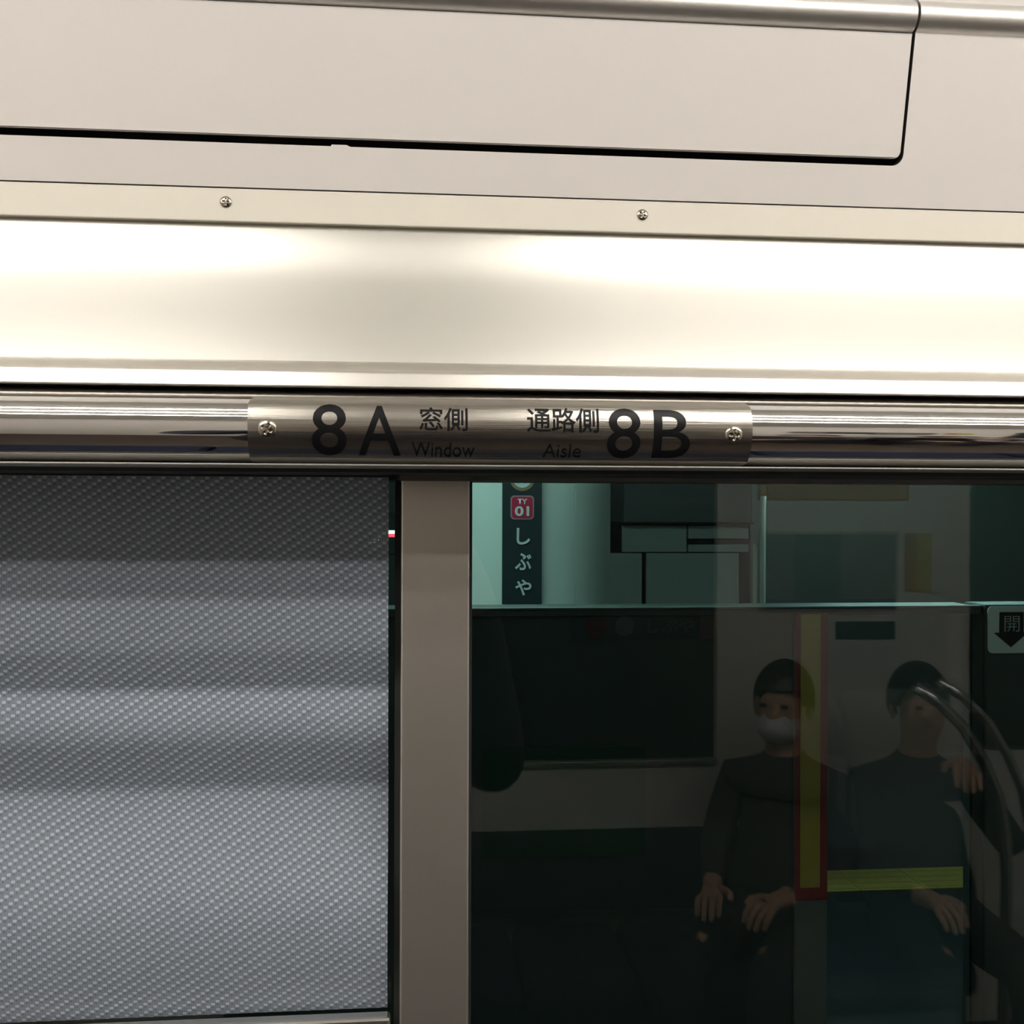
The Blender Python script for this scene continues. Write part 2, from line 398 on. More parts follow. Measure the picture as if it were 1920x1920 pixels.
def plate_text(name, body, bx, bold=0.0):
    a, b, c, d_ = bx
    m1, m2 = platept(a, (b+d_)/2), platept(c, (b+d_)/2)
    zt_, zb2 = platept((a+c)/2, b).z, platept((a+c)/2, d_).z
    o = obj(name, text_bm(body, m1.x, zb2, m2.x, zt_, lambda x, z: onplate(x, z, 0.00022), bold, cut=0.0009), 'print', plate)
    return o
plate_text('numeral_print', '8', (584, 758, 650, 854), 0.006)
plate_text('letter_print', 'A', (672, 761, 751, 854), 0.006)
plate_text('kanji_print', '窓側', (786, 764, 877, 808), 0.012)
plate_text('word_print', 'Window', (772, 830, 890, 857), -0.001)
plate_text('kanji_print', '通路側', (988, 765, 1123, 811), 0.012)
plate_text('word_print', 'Aisle', (1018, 833, 1089, 858), -0.001)
plate_text('numeral_print', '8', (1139, 766, 1202, 860), 0.006)
plate_text('letter_print', 'B', (1226, 769, 1295, 859), 0.006)
for (px, py, rot) in ((501, 804, 0.5), (1376, 815, 0.05)):
    p = platept(px, py); s = obj('screw', screw_bm(0.0051, rot=rot), 'screw', plate, smooth=True)
    dz = p.z-zp; s.location = (p.x-plate.location.x, p.y+0.0004-plate.location.y, p.z-plate.location.z)
    s.matrix_parent_inverse = Matrix(); s.rotation_euler.x = -math.asin(dz/RP)

# ------------------------------------------------------------------ window head, mullion, glass
struct(obj('trim_4', box(bmesh.new(), (XL, 0.010, zl), (XR, 0.17, zl+0.0010), 0.0003), 'lip'))
# backing between the aluminium panel and the window head
struct(boxo('wall_above_window', (XL, 0.046, zl+0.0012), (XR, 0.16, za), 'header'))
YM = 0.105
ZH = Z(902, YG-0.006, 900)
struct(boxo('window_head', (XL, YM+0.016, ZH), (XR, 0.17, zl), 'header'))
struct(boxo('window_head_channel', (XL, 0.05, zl-0.0022), (XR, YM+0.016, zl), 'rubber'))
mx0, mx1 = X(752, YM), X(881, YM)
ZS = 0.80
struct(obj('window_mullion', box(bmesh.new(), (mx0, YM, ZS), (mx1, YG+0.02, zl-0.004), 0.0012), 'mullion'))
mh = struct(boxo('window_mullion_shade', (mx0-0.001, YM-0.001, Z(902, YM-0.001, 820)), (mx1+0.001, YM+0.02, zl-0.002), mat('mullion_shade_grey', (0.10, 0.095, 0.09), 0.5)))  # dark block puts the shadow at the mullion head into colour
g = struct(boxo('window_1', (mx1+0.001, YG, ZS), (1.15, YG+0.005, ZH+0.004), 'glass'))
obj('gasket', box(bmesh.new(), (mx1-0.0005, YG-0.012, ZS), (X(885.5, YG-0.012), YG, ZH), 0.0), 'rubber', g)
g = struct(boxo('window_2', (XL, YG, ZS), (mx0-0.001, YG+0.005, ZH+0.004), 'glass'))
obj('gasket', box(bmesh.new(), (X(741, YG-0.012), YG-0.012, ZS), (mx0+0.0005, YG, ZH), 0.0), 'rubber', g)
struct(boxo('window_sill_trim', (XL, 0.06, 0.78), (1.15, 0.17, 0.80), 'lip'))

# ------------------------------------------------------------------ roller blind
YBL = 0.112
bx1 = X(727.5, YBL, 1400)
zb_top = zl-0.003; zb_bot = Z(1905, YBL, 700)
blind = thing('roller_blind', 'grey twill mesh roller blind pulled down over the window', 'blind', (bx1-0.3, YBL, zb_bot))
# horizontal ripples shaped to imitate bands of light and shade, each facing up at its head and down at its foot
KN = ((885, 0), (1040, -1), (1065, 4), (1150, 6), (1190, 2), (1218, -24), (1274, -28), (1298, 12), (1330, 10), (1368, -10), (1396, -24.5), (1468, -24.5), (1498, 9), (1560, 19), (1650, 19), (1740, 0), (1905, -21))
def tilt(r):
    for (a, p), (b, q) in zip(KN, KN[1:]):
        if r <= b: return p+(q-p)*(r-a)/(b-a)
    return -5
bm = bmesh.new(); NB = 170; gr = []; yr = YBL
for i in range(NB+1):
    z = zb_top+(zb_bot-zb_top)*i/NB
    y = yr
    row = 885+1020*i/NB; yr += -math.tan(math.radians(tilt(row)))*(zb_top-zb_bot)/NB
    gr.append([bm.verts.new((x, y+dy, z)) for x, dy in ((XL, 0), (bx1, 0))])
for a, b in zip(gr, gr[1:]): bm.faces.new((a[0], b[0], b[1], a[1]))
r = bmesh.ops.extrude_face_region(bm, geom=bm.faces[:])
bmesh.ops.translate(bm, vec=(0, 0.0005, 0), verts=[v for v in r['geom'] if isinstance(v, bmesh.types.BMVert)])
bmesh.ops.recalc_face_normals(bm, faces=bm.faces[:])
obj('blind_fabric', bm, 'blind', blind)
bm = bmesh.new(); box(bm, (XL, YBL-0.005, zb_bot-0.012), (X(732, YBL, 1905), YBL+0.006, zb_bot+0.0008), 0.002)
obj('bottom_bar', bm, 'alubar', blind)

# ------------------------------------------------------------------ carriage lamps
def lamp(x0, x1, y, lab):
    t = thing('ceiling_lamp', lab, 'lamp', ((x0+x1)/2, y, CEIL), 'strip lamps along the carriage ceiling')
    b = bmesh.new(); box(b, (x0, y-0.045, CEIL-0.012), (x1, y+0.045, CEIL-0.0005)); obj('housing', b, 'ceil', t)
    o = obj('diffuser', tube(bmesh.new(), [(x0+0.01, y, CEIL-0.018), (x1-0.01, y, CEIL-0.018)], 0.02, 12), 'lamp', t, smooth=True)
for y, nm in ((-1.15, 'over mid-aisle'), (-0.80, 'over the aisle edge'), (-0.55, 'nearest the access lid')):
    for (a, b, wh) in ((-1.55, -0.175, 'on the side of the roller blind'), (0.18, 1.35, 'above the clear window'), (1.4, 2.55, 'towards the end door')):
        lamp(a, b, y, 'white ceiling strip lamp ' + nm + ', ' + wh)
#@@OUTSIDE
# ------------------------------------------------------------------ the platform outside
M.update({
 'plat': mat('platform_asphalt', (0.035, 0.036, 0.04), 0.7, noise=0.25, nscale=60),
 'fence': mat('fence_dark_steel', (0.028, 0.036, 0.034), 0.4, noise=0.05, nscale=20),
 'fence_grey': mat('fence_grey_steel', (0.10, 0.105, 0.10), 0.45, noise=0.03, nscale=20),
 'fence_lit_edge': mat('fence_top_lit', (0.13, 0.135, 0.13), 0.4, 0.2),
 'smoke': glass_mat('smoked_fence_glass', (0.74, 0.76, 0.76)),
 'yellow': mat('warning_yellow', (0.27, 0.20, 0.025), 0.5, noise=0.08, nscale=120),
 'red': mat('warning_red', (0.15, 0.012, 0.012), 0.5),
 'white': mat('sticker_white', (0.66, 0.655, 0.64), 0.5, noise=0.02),
 'green': mat('notice_green', (0.010, 0.032, 0.016), 0.5),
 'column': mat('column_cream_tile', (0.78, 0.78, 0.74), 0.35, noise=0.01),
 'signnavy': mat('sign_navy_black', (0.018, 0.026, 0.032), 0.45),
 'crimson': mat('route_crimson', (0.50, 0.015, 0.06), 0.5),
 'ring': mat('route_brown', (0.30, 0.19, 0.12), 0.5),
 'pinkedge': mat('route_edge_pink', (0.42, 0.22, 0.24), 0.5),
 'numblue': mat('route_number_blue', (0.06, 0.20, 0.28), 0.5),
 'cab': mat('cabinet_grey', (0.56, 0.57, 0.56), 0.45, noise=0.03, nscale=8),
 'cab_dark': mat('duct_dark_grey', (0.20, 0.20, 0.205), 0.6, noise=0.05, nscale=8),
 'farwall': mat('station_wall_dark', (0.07, 0.075, 0.07), 0.7, noise=0.1, nscale=3),
 'slamp': mat('platform_lamp', (0.9, 0.9, 0.9), 0.5, emit=((0.54, 1.0, 0.92), STATION)),
 'led_w': mat('led_white', (0.1, 0.1, 0.1), 0.5, emit=((0.75, 0.95, 1.0), 3.0)),
 'led_r': mat('led_red', (0.1, 0.1, 0.1), 0.5, emit=((1.0, 0.05, 0.09), 2.2)),
})
struct(boxo('floor_platform', (-9, 0.40, -0.2), (9, 6.9, 0.0), 'plat'))
struct(boxo('wall_station', (-9, 6.9, -0.2), (9, 7.0, 3.2), 'farwall'))
struct(boxo('ceiling_station', (-9, 0.40, 3.0), (9, 6.9, 3.1), 'farwall'))
struct(boxo('wall_track_bed', (-9, 0.17, -1.2), (9, 0.40, -1.1), 'farwall'))

# yellow tactile paving along the other platform edge
ty = P(1740, 1648, 1.0)
dr = (ty-CAM); t = -CAM.z/dr.z; tyy = CAM.y+dr.y*t
tac = thing('tactile_paving', 'yellow tactile paving strip on the platform behind the fence', 'paving', (1, tyy, 0))
tb_ = bmesh.new(); box(tb_, (-0.148, -0.14, 0.0005), (0.148, 0.14, 0.006))
for i in range(4):
    box(tb_, (-0.135, -0.105+0.07*i-0.012, 0.006), (0.135, -0.105+0.07*i+0.012, 0.0075))
t0 = None
for k in range(-14, 16):
    if t0 is None: o = t0 = obj('paving_tile', tb_, mat('tactile_yellow', (0.85, 0.54, 0.12), 0.6, noise=0.25, nscale=60), tac)
    else: o = t0.copy(); C.objects.link(o)
    o.matrix_parent_inverse = Matrix(); o.parent = tac; o.location = (k*0.3, 0, 0)

# platform fence
YF = 0.75
def fx(px): return X(px, YF, 1300)
def fz(py): return Z(py, YF, 1300)
fence = thing('platform_fence', 'dark steel platform edge fence with a smoked glass bay outside the window', 'fence', (fx(1300), YF, 0))
zt_f = Z(1137, YF, 1100)
obj('top_rail', box(bmesh.new(), (-3, YF-0.004, zt_f-0.012), (fx(1838), YF+0.07, zt_f-0.0030), 0.001), 'fence', fence)
obj('top_lit_strip', box(bmesh.new(), (-3, YF-0.006, zt_f-0.0030), (fx(1838), YF+0.006, zt_f-0.0010), 0.0005), 'fence_lit_edge', fence)  # paler strip stands in for light along the top edge
obj('solid_panel', box(bmesh.new(), (-3, YF, 0), (fx(1488), YF+0.05, zt_f-0.012)), 'fence', fence)
obj('end_post', box(bmesh.new(), (fx(1488), YF-0.004, 0), (fx(1551), YF+0.06, zt_f-0.012), 0.003), 'fence_grey', fence)
wl = obj('warning_label', slab(rrect(fx(1489), fz(1692), fx(1549), fz(1150), 0.001), upright(YF-0.0055), 0.001), 'red', fence)
obj('yellow_band', slab(rrect(fx(1498), fz(1668), fx(1535), fz(1152), 0.001), upright(YF-0.0062), 0.0005), 'yellow', wl)
obj('glass_bay', box(bmesh.new(), (fx(1551), YF+0.02, 0.25), (fx(1838), YF+0.026, zt_f-0.012)), 'smoke', fence)
obj('bottom_frame', box(bmesh.new(), (fx(1551), YF, 0), (fx(1838), YF+0.05, 0.25)), 'fence', fence)
obj('green_notice', slab(rrect(fx(905), fz(1600), fx(1210), fz(1396), 0.003), upright(YF-0.0015), 0.001), 'green', fence)
# station name strip on the fence, marks and letters coloured very dark
ns = obj('station_name_strip', slab(rrect(fx(1070), fz(1199), fx(1345), fz(1149), 0.001), upright(YF-0.0015), 0.001), 'signnavy', fence)
def disc(name, cx, cz, r, Y, m, parent, t=0.0006):
    return obj(name, slab([(cx+r*math.cos(2*math.pi*k/40), cz+r*math.sin(2*math.pi*k/40)) for k in range(40)], upright(Y), t), m, parent)
disc('route_mark', fx(1117), fz(1175), fx(1138)-fx(1117), YF-0.0022, mat('dark_route_red', (0.05, 0.012, 0.012), 0.6), ns)
disc('route_mark', fx(1170), fz(1173), fx(1188)-fx(1170), YF-0.0022, mat('dark_route_grey', (0.05, 0.058, 0.055), 0.6), ns)
obj('name_print', text_bm('しぶや', fx(1213), fz(1186), fx(1300), fz(1158), lambda x, z: (x, YF-0.0022, z), 0.01), mat('dark_print_grey', (0.045, 0.05, 0.048), 0.6), ns)
obj('brown_end', slab(rrect(fx(1312), fz(1198), fx(1344), fz(1150), 0.0005), upright(YF-0.0019), 0.0004), mat('strip_end_brown', (0.06, 0.035, 0.03), 0.5), ns)

# sliding leaf of the fence with the hand-opening sign
leaf = thing('fence_door', 'grey sliding door of the platform fence with a dark rounded window', 'door', (fx(1900)+0.2, YF, 0))
obj('door_frame', box(bmesh.new(), (fx(1838), YF-0.01, 0), (fx(1838)+0.7, YF+0.045, zt_f), 0.003), 'fence', leaf)
sg = thing('opening_sign', 'white square sign with a black down arrow reading 開', 'sign', (fx(1885), YF-0.012, fz(1183)))
YS = YF-0.0125
sx0, sx1 = fx(1842.5), fx(1842.5)+(fz(1138)-fz(1228))*1.0
obj('sign_plate', slab(rrect(sx0, fz(1228), sx1, fz(1138), 0.0065), upright(YS), 0.0018), 'white', sg)
ar = [(1885, 1217), (1853, 1189), (1863, 1188.5), (1863.5, 1149.5), (1908.5, 1149.5), (1908.5, 1188.5), (1916.5, 1189)]
obj('arrow_print', slab([(fx(a), fz(b)) for a, b in ar], upright(YS-0.0005), 0.0004), 'print', sg)
obj('kanji_print', text_bm('開', fx(1872.5), fz(1187), fx(1900.5), fz(1157), lambda x, z: (x, YS-0.0009, z), -0.006), mat('sign_print_grey', (0.40, 0.42, 0.40), 0.5), sg)

# round column with the vertical station sign
YC = 2.75
cxc = X(948, YC, 1000); rc_ = X(1141, YC, 1000)-cxc
colm = thing('station_column', 'round cream station column carrying the vertical name sign', 'column', (cxc, YC, 0))
def arc(a0, a1, r, n): return [(cxc+r*math.sin(math.radians(a0+(a1-a0)*k/n)), YC-r*math.cos(math.radians(a0+(a1-a0)*k/n))) for k in range(n+1)]
seam = math.degrees(math.asin((X(1075, YC-rc_*0.75, 1000)-cxc)/rc_))
for a0, a1 in ((seam-120, seam-0.35), (seam+0.35, seam+120), (seam+120.6, seam+239.4)):
    bm = bmesh.new(); ou = arc(a0, a1, rc_, 30); inn = arc(a0, a1, rc_-0.01, 30)[::-1]; ring = ou+inn
    A = [bm.verts.new((x, y, 0.0)) for x, y in ring]; B = [bm.verts.new((x, y, 3.0)) for x, y in ring]
    for i in range(len(ring)): bm.faces.new((A[i], A[(i+1) % len(ring)], B[(i+1) % len(ring)], B[i]))
    bmesh.ops.recalc_face_normals(bm, faces=bm.faces[:])
    o = obj('cladding_sheet', bm, 'column', colm); smooth_by_angle(o, 40)
bm = bmesh.new(); tube(bm, [(cxc, YC, 0), (cxc, YC, 3.0)], rc_-0.015, 40); obj('core', bm, 'gap', colm)
YN = YC-rc_-0.012
def nx(px, py=1000): return X(px, YN, py)
def nz(py): return Z(py, YN, 979)
vs = thing('station_name_sign', 'narrow dark vertical sign with white しぶや on the column', 'sign', (nx(979), YN, nz(1133)))
obj('sign_board', box(bmesh.new(), (nx(942), YN, nz(1133)), (nx(1016), YN+0.012, nz(820)), 0.001), 'signnavy', vs)
bd = obj('route_badge', slab(rrect(nx(957), nz(974), nx(1001), nz(929), 0.011), upright(YN-0.001), 0.001), 'pinkedge', vs)
obj('badge_field', slab(rrect(nx(959.5), nz(971.5), nx(998.5), nz(931.5), 0.009), upright(YN-0.0018), 0.0008), 'crimson', bd)
def sign_text(name, body, bx, m, par, bold=0.0):
    a, b, c, e = bx
    return obj(name, text_bm(body, nx(a), nz(e), nx(c), nz(b), lambda x, z: (x, YN-0.0026, z), bold), m, par)
sign_text('badge_letters', 'TY', (970, 935, 988.5, 945), 'white', bd, 0.03)
sign_text('badge_number', '01', (965, 949, 992, 967.5), 'white', bd, 0.03)
sign_text('name_print', 'し', (968.5, 990, 994, 1021), 'white', vs, 0.02)
sign_text('name_print', 'ぶ', (965.5, 1037, 996.5, 1069), 'white', vs, 0.02)
sign_text('name_print', 'や', (966, 1086.5, 996.5, 1116.5), 'white', vs, 0.02)
rg = disc('route_ring', nx(979), nz(897), nx(1002.5)-nx(979), YN-0.001, 'ring', vs, 0.001)
disc('ring_field', nx(979), nz(897), nx(996.5)-nx(979), YN-0.0018, 'white', rg, 0.0008)
sign_text('ring_number', '16', (969, 890, 989, 906), 'numblue', rg, 0.02)

# grey equipment cabinet behind the column
YK = 5.0
def kx(px): return X(px, YK, 1000)
def kz(py): return Z(py, YK, 1250)
cab = thing('equipment_cabinet', 'grey panelled equipment cabinet standing on the platform behind the column', 'cabinet', (kx(1270), YK, 0))
obj('body', box(bmesh.new(), (kx(1120), YK+0.03, 0), (kx(1410), YK+0.5, kz(984))), 'gap', cab)
for nm, a, b, c, e in (('door', 1120, 1037, 1204, 1500), ('door', 1213, 1037, 1386, 1500), ('upper_panel', 1167, 985, 1288, 1035), ('upper_panel', 1291, 985, 1404, 1010), ('upper_panel', 1291, 1021, 1404, 1035)):
    obj(nm, box(bmesh.new(), (kx(a), YK, max(0.05, kz(e))), (kx(c), YK+0.03, kz(b)), 0.004), 'cab', cab)
duct = thing('overhead_duct', 'dark boxed duct above the grey equipment cabinet', 'duct', (kx(1290), YK, kz(984)))
obj('duct_casing', box(bmesh.new(), (kx(1166), YK-0.05, kz(981)), (kx(1405), YK+0.5, 3.0), 0.01), 'cab_dark', duct)
obj('duct_flange', box(bmesh.new(), (kx(1160), YK-0.06, kz(983)), (kx(1408), YK+0.5, kz(979)), 0.002), 'gap', duct)
pole = thing('steel_pole', 'slim pale steel pole with a yellow head beside the grey cabinet', 'pole', (kx(1413), YK-0.1, 0))
obj('pole_tube', tube(bmesh.new(), [(kx(1413.5), YK-0.15, 0), (kx(1413.5), YK-0.15, kz(929))], 0.017, 16), 'column', pole, smooth=True)
obj('yellow_cap', tube(bmesh.new(), [(kx(1413.5), YK-0.15, kz(930)), (kx(1413.5), YK-0.15, 3.0)], 0.018, 16), 'yellow', pole, smooth=True)
pole2 = thing('kick_post', 'short white post next to the slim pole', 'post', (kx(1401), YK-0.1, 0))
obj('post_tube', tube(bmesh.new(), [(kx(1402.5), YK-0.12, 0), (kx(1402.5), YK-0.12, kz(1024))], 0.012, 12), 'column', pole2, smooth=True)
obj('post_cap', tube(bmesh.new(), [(kx(1402.5), YK-0.12, kz(1024)), (kx(1402.5), YK-0.12, kz(1018))], [0.014, 0.006], 12), 'white', pole2, smooth=True)
hs = thing('hanging_sign', 'yellow overhead exit sign hung from the station ceiling', 'sign', (kx(1560), YK, 3.0))
obj('sign_box', box(bmesh.new(), (kx(1424), YK-0.1, kz(938)), (kx(1690), YK+0.05, kz(860)), 0.01), mat('exit_sign_yellow', (0.18, 0.15, 0.02), 0.6), hs)
for px in (1450, 1660): obj('hanger', tube(bmesh.new(), [(kx(px), YK, kz(861)), (kx(px), YK, 3.0)], 0.012, 10), 'cab_dark', hs)
# lit departure board seen past the blind's edge
YL = 3.2
def lx_(px): return X(px, YL, 1000)
def lz_(py): return Z(py, YL, 700)
lb = thing('departure_board', 'dark departure board with white and red lit bars beside the column', 'display', (lx_(705), YL, lz_(1000)))
obj('board_case', box(bmesh.new(), (lx_(640), YL, lz_(1040)), (lx_(741), YL+0.06, lz_(960)), 0.004), 'gap', lb)
for a, b, c, e, m in ((674, 995, 688, 998, 'led_w'), (695, 995, 716, 999, 'led_w'), (726, 994.5, 740, 1000.5, 'led_w'), (726, 1000.5, 740, 1007, 'led_r'), (680, 1002, 724, 1004, 'led_r'), (692, 1010, 711, 1018, 'led_w')):
    obj('lit_bar', slab([(lx_(a), lz_(e)), (lx_(c), lz_(e)), (lx_(c), lz_(b)), (lx_(a), lz_(b))], upright(YL-0.002), 0.002), m, lb)
obj('board_hanger', tube(bmesh.new(), [(lx_(690), YL+0.03, lz_(960)), (lx_(690), YL+0.03, 3.0)], 0.015, 10), 'cab_dark', lb)
# platform lamps; the second is added, unseen, to light the tactile paving
for (a, b, y, lab) in ((-1.7, 0.45, 1.5, 'platform strip lamp on the station ceiling in front of the column'), (2.3, 3.6, 5.2, 'added strip lamp on the station ceiling lighting the yellow tactile paving')):
    t = thing('platform_lamp', lab, 'lamp', ((a+b)/2, y, 3.0))
    obj('housing', box(bmesh.new(), (a, y-0.06, 2.95), (b, y+0.06, 2.9995)), 'ceil', t)
    obj('tube', tube(bmesh.new(), [(a+0.02, y, 2.93), (b-0.02, y, 2.93)], 0.03, 12), 'slamp', t, smooth=True)

# ------------------------------------------------------------------ inside, mirrored in the window: seats, posters, grab rail
def wallslab(name, a, b, c, e, m, parent=None, lift=0.0):
    p, q = PR(a, e, YO), PR(c, b, YO)
    return obj(name, box(bmesh.new(), (p.x, YO+0.0005+lift, p.z), (q.x, YO+0.006+lift, q.z)), m, parent)
c0 = PR(1552, 1072, YO)
po = thing('framed_poster', 'dark framed poster with a blue lower edge on the wall beside the opposite door', 'poster', (c0.x, YO, c0.z))
wallslab('frame', 1422, 997, 1684, 1147, 'lip', po)
wallslab('print_sheet', 1428, 1002, 1678, 1122, mat('poster_dark', (0.16, 0.15, 0.14), 0.4, noise=0.4, nscale=9), po, 0.002)
wallslab('dark_figure', 1488, 1002, 1575, 1122, mat('poster_figure', (0.03, 0.035, 0.03), 0.4, noise=0.5, nscale=14), po, 0.0035)
wallslab('blue_edge', 1428, 1122, 1678, 1142, mat('poster_navy', (0.03, 0.035, 0.10), 0.4), po, 0.002)
nt_ = tag(wallslab('notice_sticker', 1567, 1165, 1678, 1199, mat('notice_black', (0.02, 0.025, 0.025), 0.5)), 'small black notice sticker under the framed poster', 'sticker')
nw = tag(wallslab('notice_card', 1576, 1206, 1668, 1238, 'white'), 'small white printed card below the black notice sticker', 'card')
yn = thing('door_notice', 'two-tone orange and yellow notice beside the opposite door', 'notice', (PR(1722, 1060, YO).x, YO, PR(1722, 1060, YO).z))
wallslab('orange_half', 1697, 1000, 1718, 1110, mat('notice_orange', (0.45, 0.20, 0.02), 0.5), yn)
wallslab('yellow_half', 1718, 1000, 1746, 1110, mat('notice_yellow', (0.50, 0.42, 0.05), 0.5), yn)

gr_ = thing('grab_rail', 'curved stainless grab rail at the seat end by the opposite door', 'rail', (PR(1885, 1900, -2.1).x, -2.1, 0))
path = [PR(a, b, -2.1) for a, b in ((1716, 1288), (1762, 1318), (1806, 1362), (1845, 1425), (1873, 1490), (1886, 1560), (1890, 1650), (1887, 1760), (1884, 1900))]
path.append(Vector((path[-1].x, -2.1, 0.0)))
obj('bent_tube', tube(bmesh.new(), path, 0.017, 16), 'steel', gr_, smooth=True)
path2 = [p+Vector((0.055, 0.03, 0.02)) for p in path[:-1]]+[Vector((path[-1].x+0.055, -2.07, 0.0))]
obj('second_tube', tube(bmesh.new(), path2, 0.014, 16), 'steel', gr_, smooth=True)

# ------------------------------------------------------------------ people
M.update({
 'skin': mat('skin', (0.52, 0.31, 0.21), 0.5, noise=0.04, nscale=60), 'hair': mat('black_hair', (0.012, 0.011, 0.011), 0.4, noise=0.3, nscale=200, stretch=(1, 1, 0.1)),
 'navycoat': mat('navy_coat', (0.014, 0.018, 0.034), 0.85, noise=0.2, nscale=80), 'blackcoat': mat('black_coat', (0.010, 0.011, 0.014), 0.85, noise=0.2, nscale=80),
 'greycoat': mat('grey_coat', (0.055, 0.05, 0.05), 0.85, noise=0.15, nscale=80), 'greentop': mat('teal_jacket', (0.03, 0.055, 0.055), 0.85, noise=0.15, nscale=80),
 'trousers': mat('dark_trousers', (0.02, 0.02, 0.025), 0.85), 'shoe': mat('black_shoes', (0.015, 0.014, 0.013), 0.4), 'mask': mat('face_mask_white', (0.7, 0.7, 0.7), 0.8),
 'eye': mat('dark_eyes', (0.02, 0.015, 0.012), 0.2), 'phone': mat('dark_phone', (0.02, 0.02, 0.022), 0.25)})
def hand_chain(J, E, wrist, fwd, side, up, curl=0.5, tag_='L'):
    """palm and five fingers; fwd along the hand, side towards the thumb, up out of the back of the hand"""
    fwd, side, up = Vector(fwd).normalized(), Vector(side).normalized(), Vector(up).normalized(); w = Vector(wrist)
    J['palm'+tag_] = (w+fwd*0.045, (0.030, 0.016), 'skin'); E.append(('wrist'+tag_, 'palm'+tag_))
    for i, (off, ln) in enumerate(((0.030, 0.070), (0.010, 0.078), (-0.011, 0.072), (-0.031, 0.056))):
        a = w+fwd*0.085+side*off; b = a+(fwd*math.cos(curl)-up*math.sin(curl))*ln*0.5; c = b+(fwd*math.cos(curl*2.2)-up*math.sin(curl*2.2))*ln*0.5
        for k, p, r in (('a', a, 0.0095), ('b', b, 0.0088), ('c', c, 0.0075)): J[f'f{i}{k}{tag_}'] = (p, (r, r), 'skin')
        E += [('palm'+tag_, f'f{i}a{tag_}'), (f'f{i}a{tag_}', f'f{i}b{tag_}'), (f'f{i}b{tag_}', f'f{i}c{tag_}')]
    a = w+fwd*0.035+side*0.034; b = a+(fwd*0.7+side*0.6-up*0.3).normalized()*0.034; c = b+(fwd*0.9+side*0.1-up*0.4).normalized()*0.028
    for k, p, r in (('a', a, 0.012), ('b', b, 0.010), ('c', c, 0.0085)): J[f't{k}{tag_}'] = (p, (r, r), 'skin')
    E += [('palm'+tag_, f'ta{tag_}'), (f'ta{tag_}', f'tb{tag_}'), (f'tb{tag_}', f'tc{tag_}')]
def person(label, loc, rz, J, E, head, mask=False, group=None, longhair=False):
    """one skinned body grown from joints; local +y is forward"""
    root = thing('person', label, 'person', (0, 0, 0), group)
    names = list(J); me = bpy.data.meshes.new('body')
    me.from_pydata([J[k][0] for k in names], [(names.index(a), names.index(b)) for a, b in E], [])
    o = bpy.data.objects.new('body', me); C.objects.link(o)
    o.modifiers.new('skin', 'SKIN').use_smooth_shade = True
    for i, k in enumerate(names): me.skin_vertices[0].data[i].radius = J[k][1]; me.skin_vertices[0].data[i].use_root = (k == 'pelvis')
    sd = o.modifiers.new('sub', 'SUBSURF'); sd.levels = 2; sd.render_levels = 2
    dg = bpy.context.evaluated_depsgraph_get(); nm = bpy.data.meshes.new_from_object(o.evaluated_get(dg))
    bpy.data.objects.remove(o)
    mats = sorted({v[2] for v in J.values()}); nm.materials.clear()
    for k in mats: nm.materials.append(M[k])
    segs = [(Vector(J[a][0]), Vector(J[b][0]), J[a][2], J[b][2]) for a, b in E]
    for f in nm.polygons:
        c = f.center; best = (9, None)
        for a, b, ma, mb in segs:
            d = b-a; t = max(0, min(1, (c-a).dot(d)/max(1e-9, d.length_squared))); q = (a+d*t-c).length
            if q < best[0]: best = (q, ma if t < 0.5 else mb)
        f.material_index = mats.index(best[1]); f.use_smooth = True
    b = bpy.data.objects.new('body', nm); C.objects.link(b); b.parent = root
    h = Vector(head)
    def ell(name, c, r, m, zmin=None, ymax=None):
        bm = bmesh.new(); bmesh.ops.create_uvsphere(bm, u_segments=28, v_segments=20, radius=1)
        if zmin is not None: bmesh.ops.delete(bm, geom=[f for f in bm.faces if f.calc_center_median().y > 0.35 and f.calc_center_median().z < 0.35 or f.calc_center_median().z < zmin], context='FACES')
        bmesh.ops.transform(bm, matrix=Matrix.Translation(c) @ Matrix.Diagonal((*r, 1)), verts=bm.verts)
        return obj(name, bm, m, root, smooth=True)
    hr = ell('hair', h+Vector((0, -0.012, 0.022)), (0.090, 0.106, 0.118), 'hair', -0.75 if longhair else -0.35)
    for s in (-1, 1):
        ell('eye', h+Vector((0.032*s, 0.083, 0.012)), (0.012, 0.008, 0.007), 'eye')
        ell('ear', h+Vector((0.080*s, 0.0, -0.005)), (0.010, 0.018, 0.030), 'skin')
    if mask: ell('face_mask', h+Vector((0, 0.040, -0.052)), (0.066, 0.066, 0.052), 'mask')
    root.location = loc; root.rotation_euler = (0, 0, rz); return root
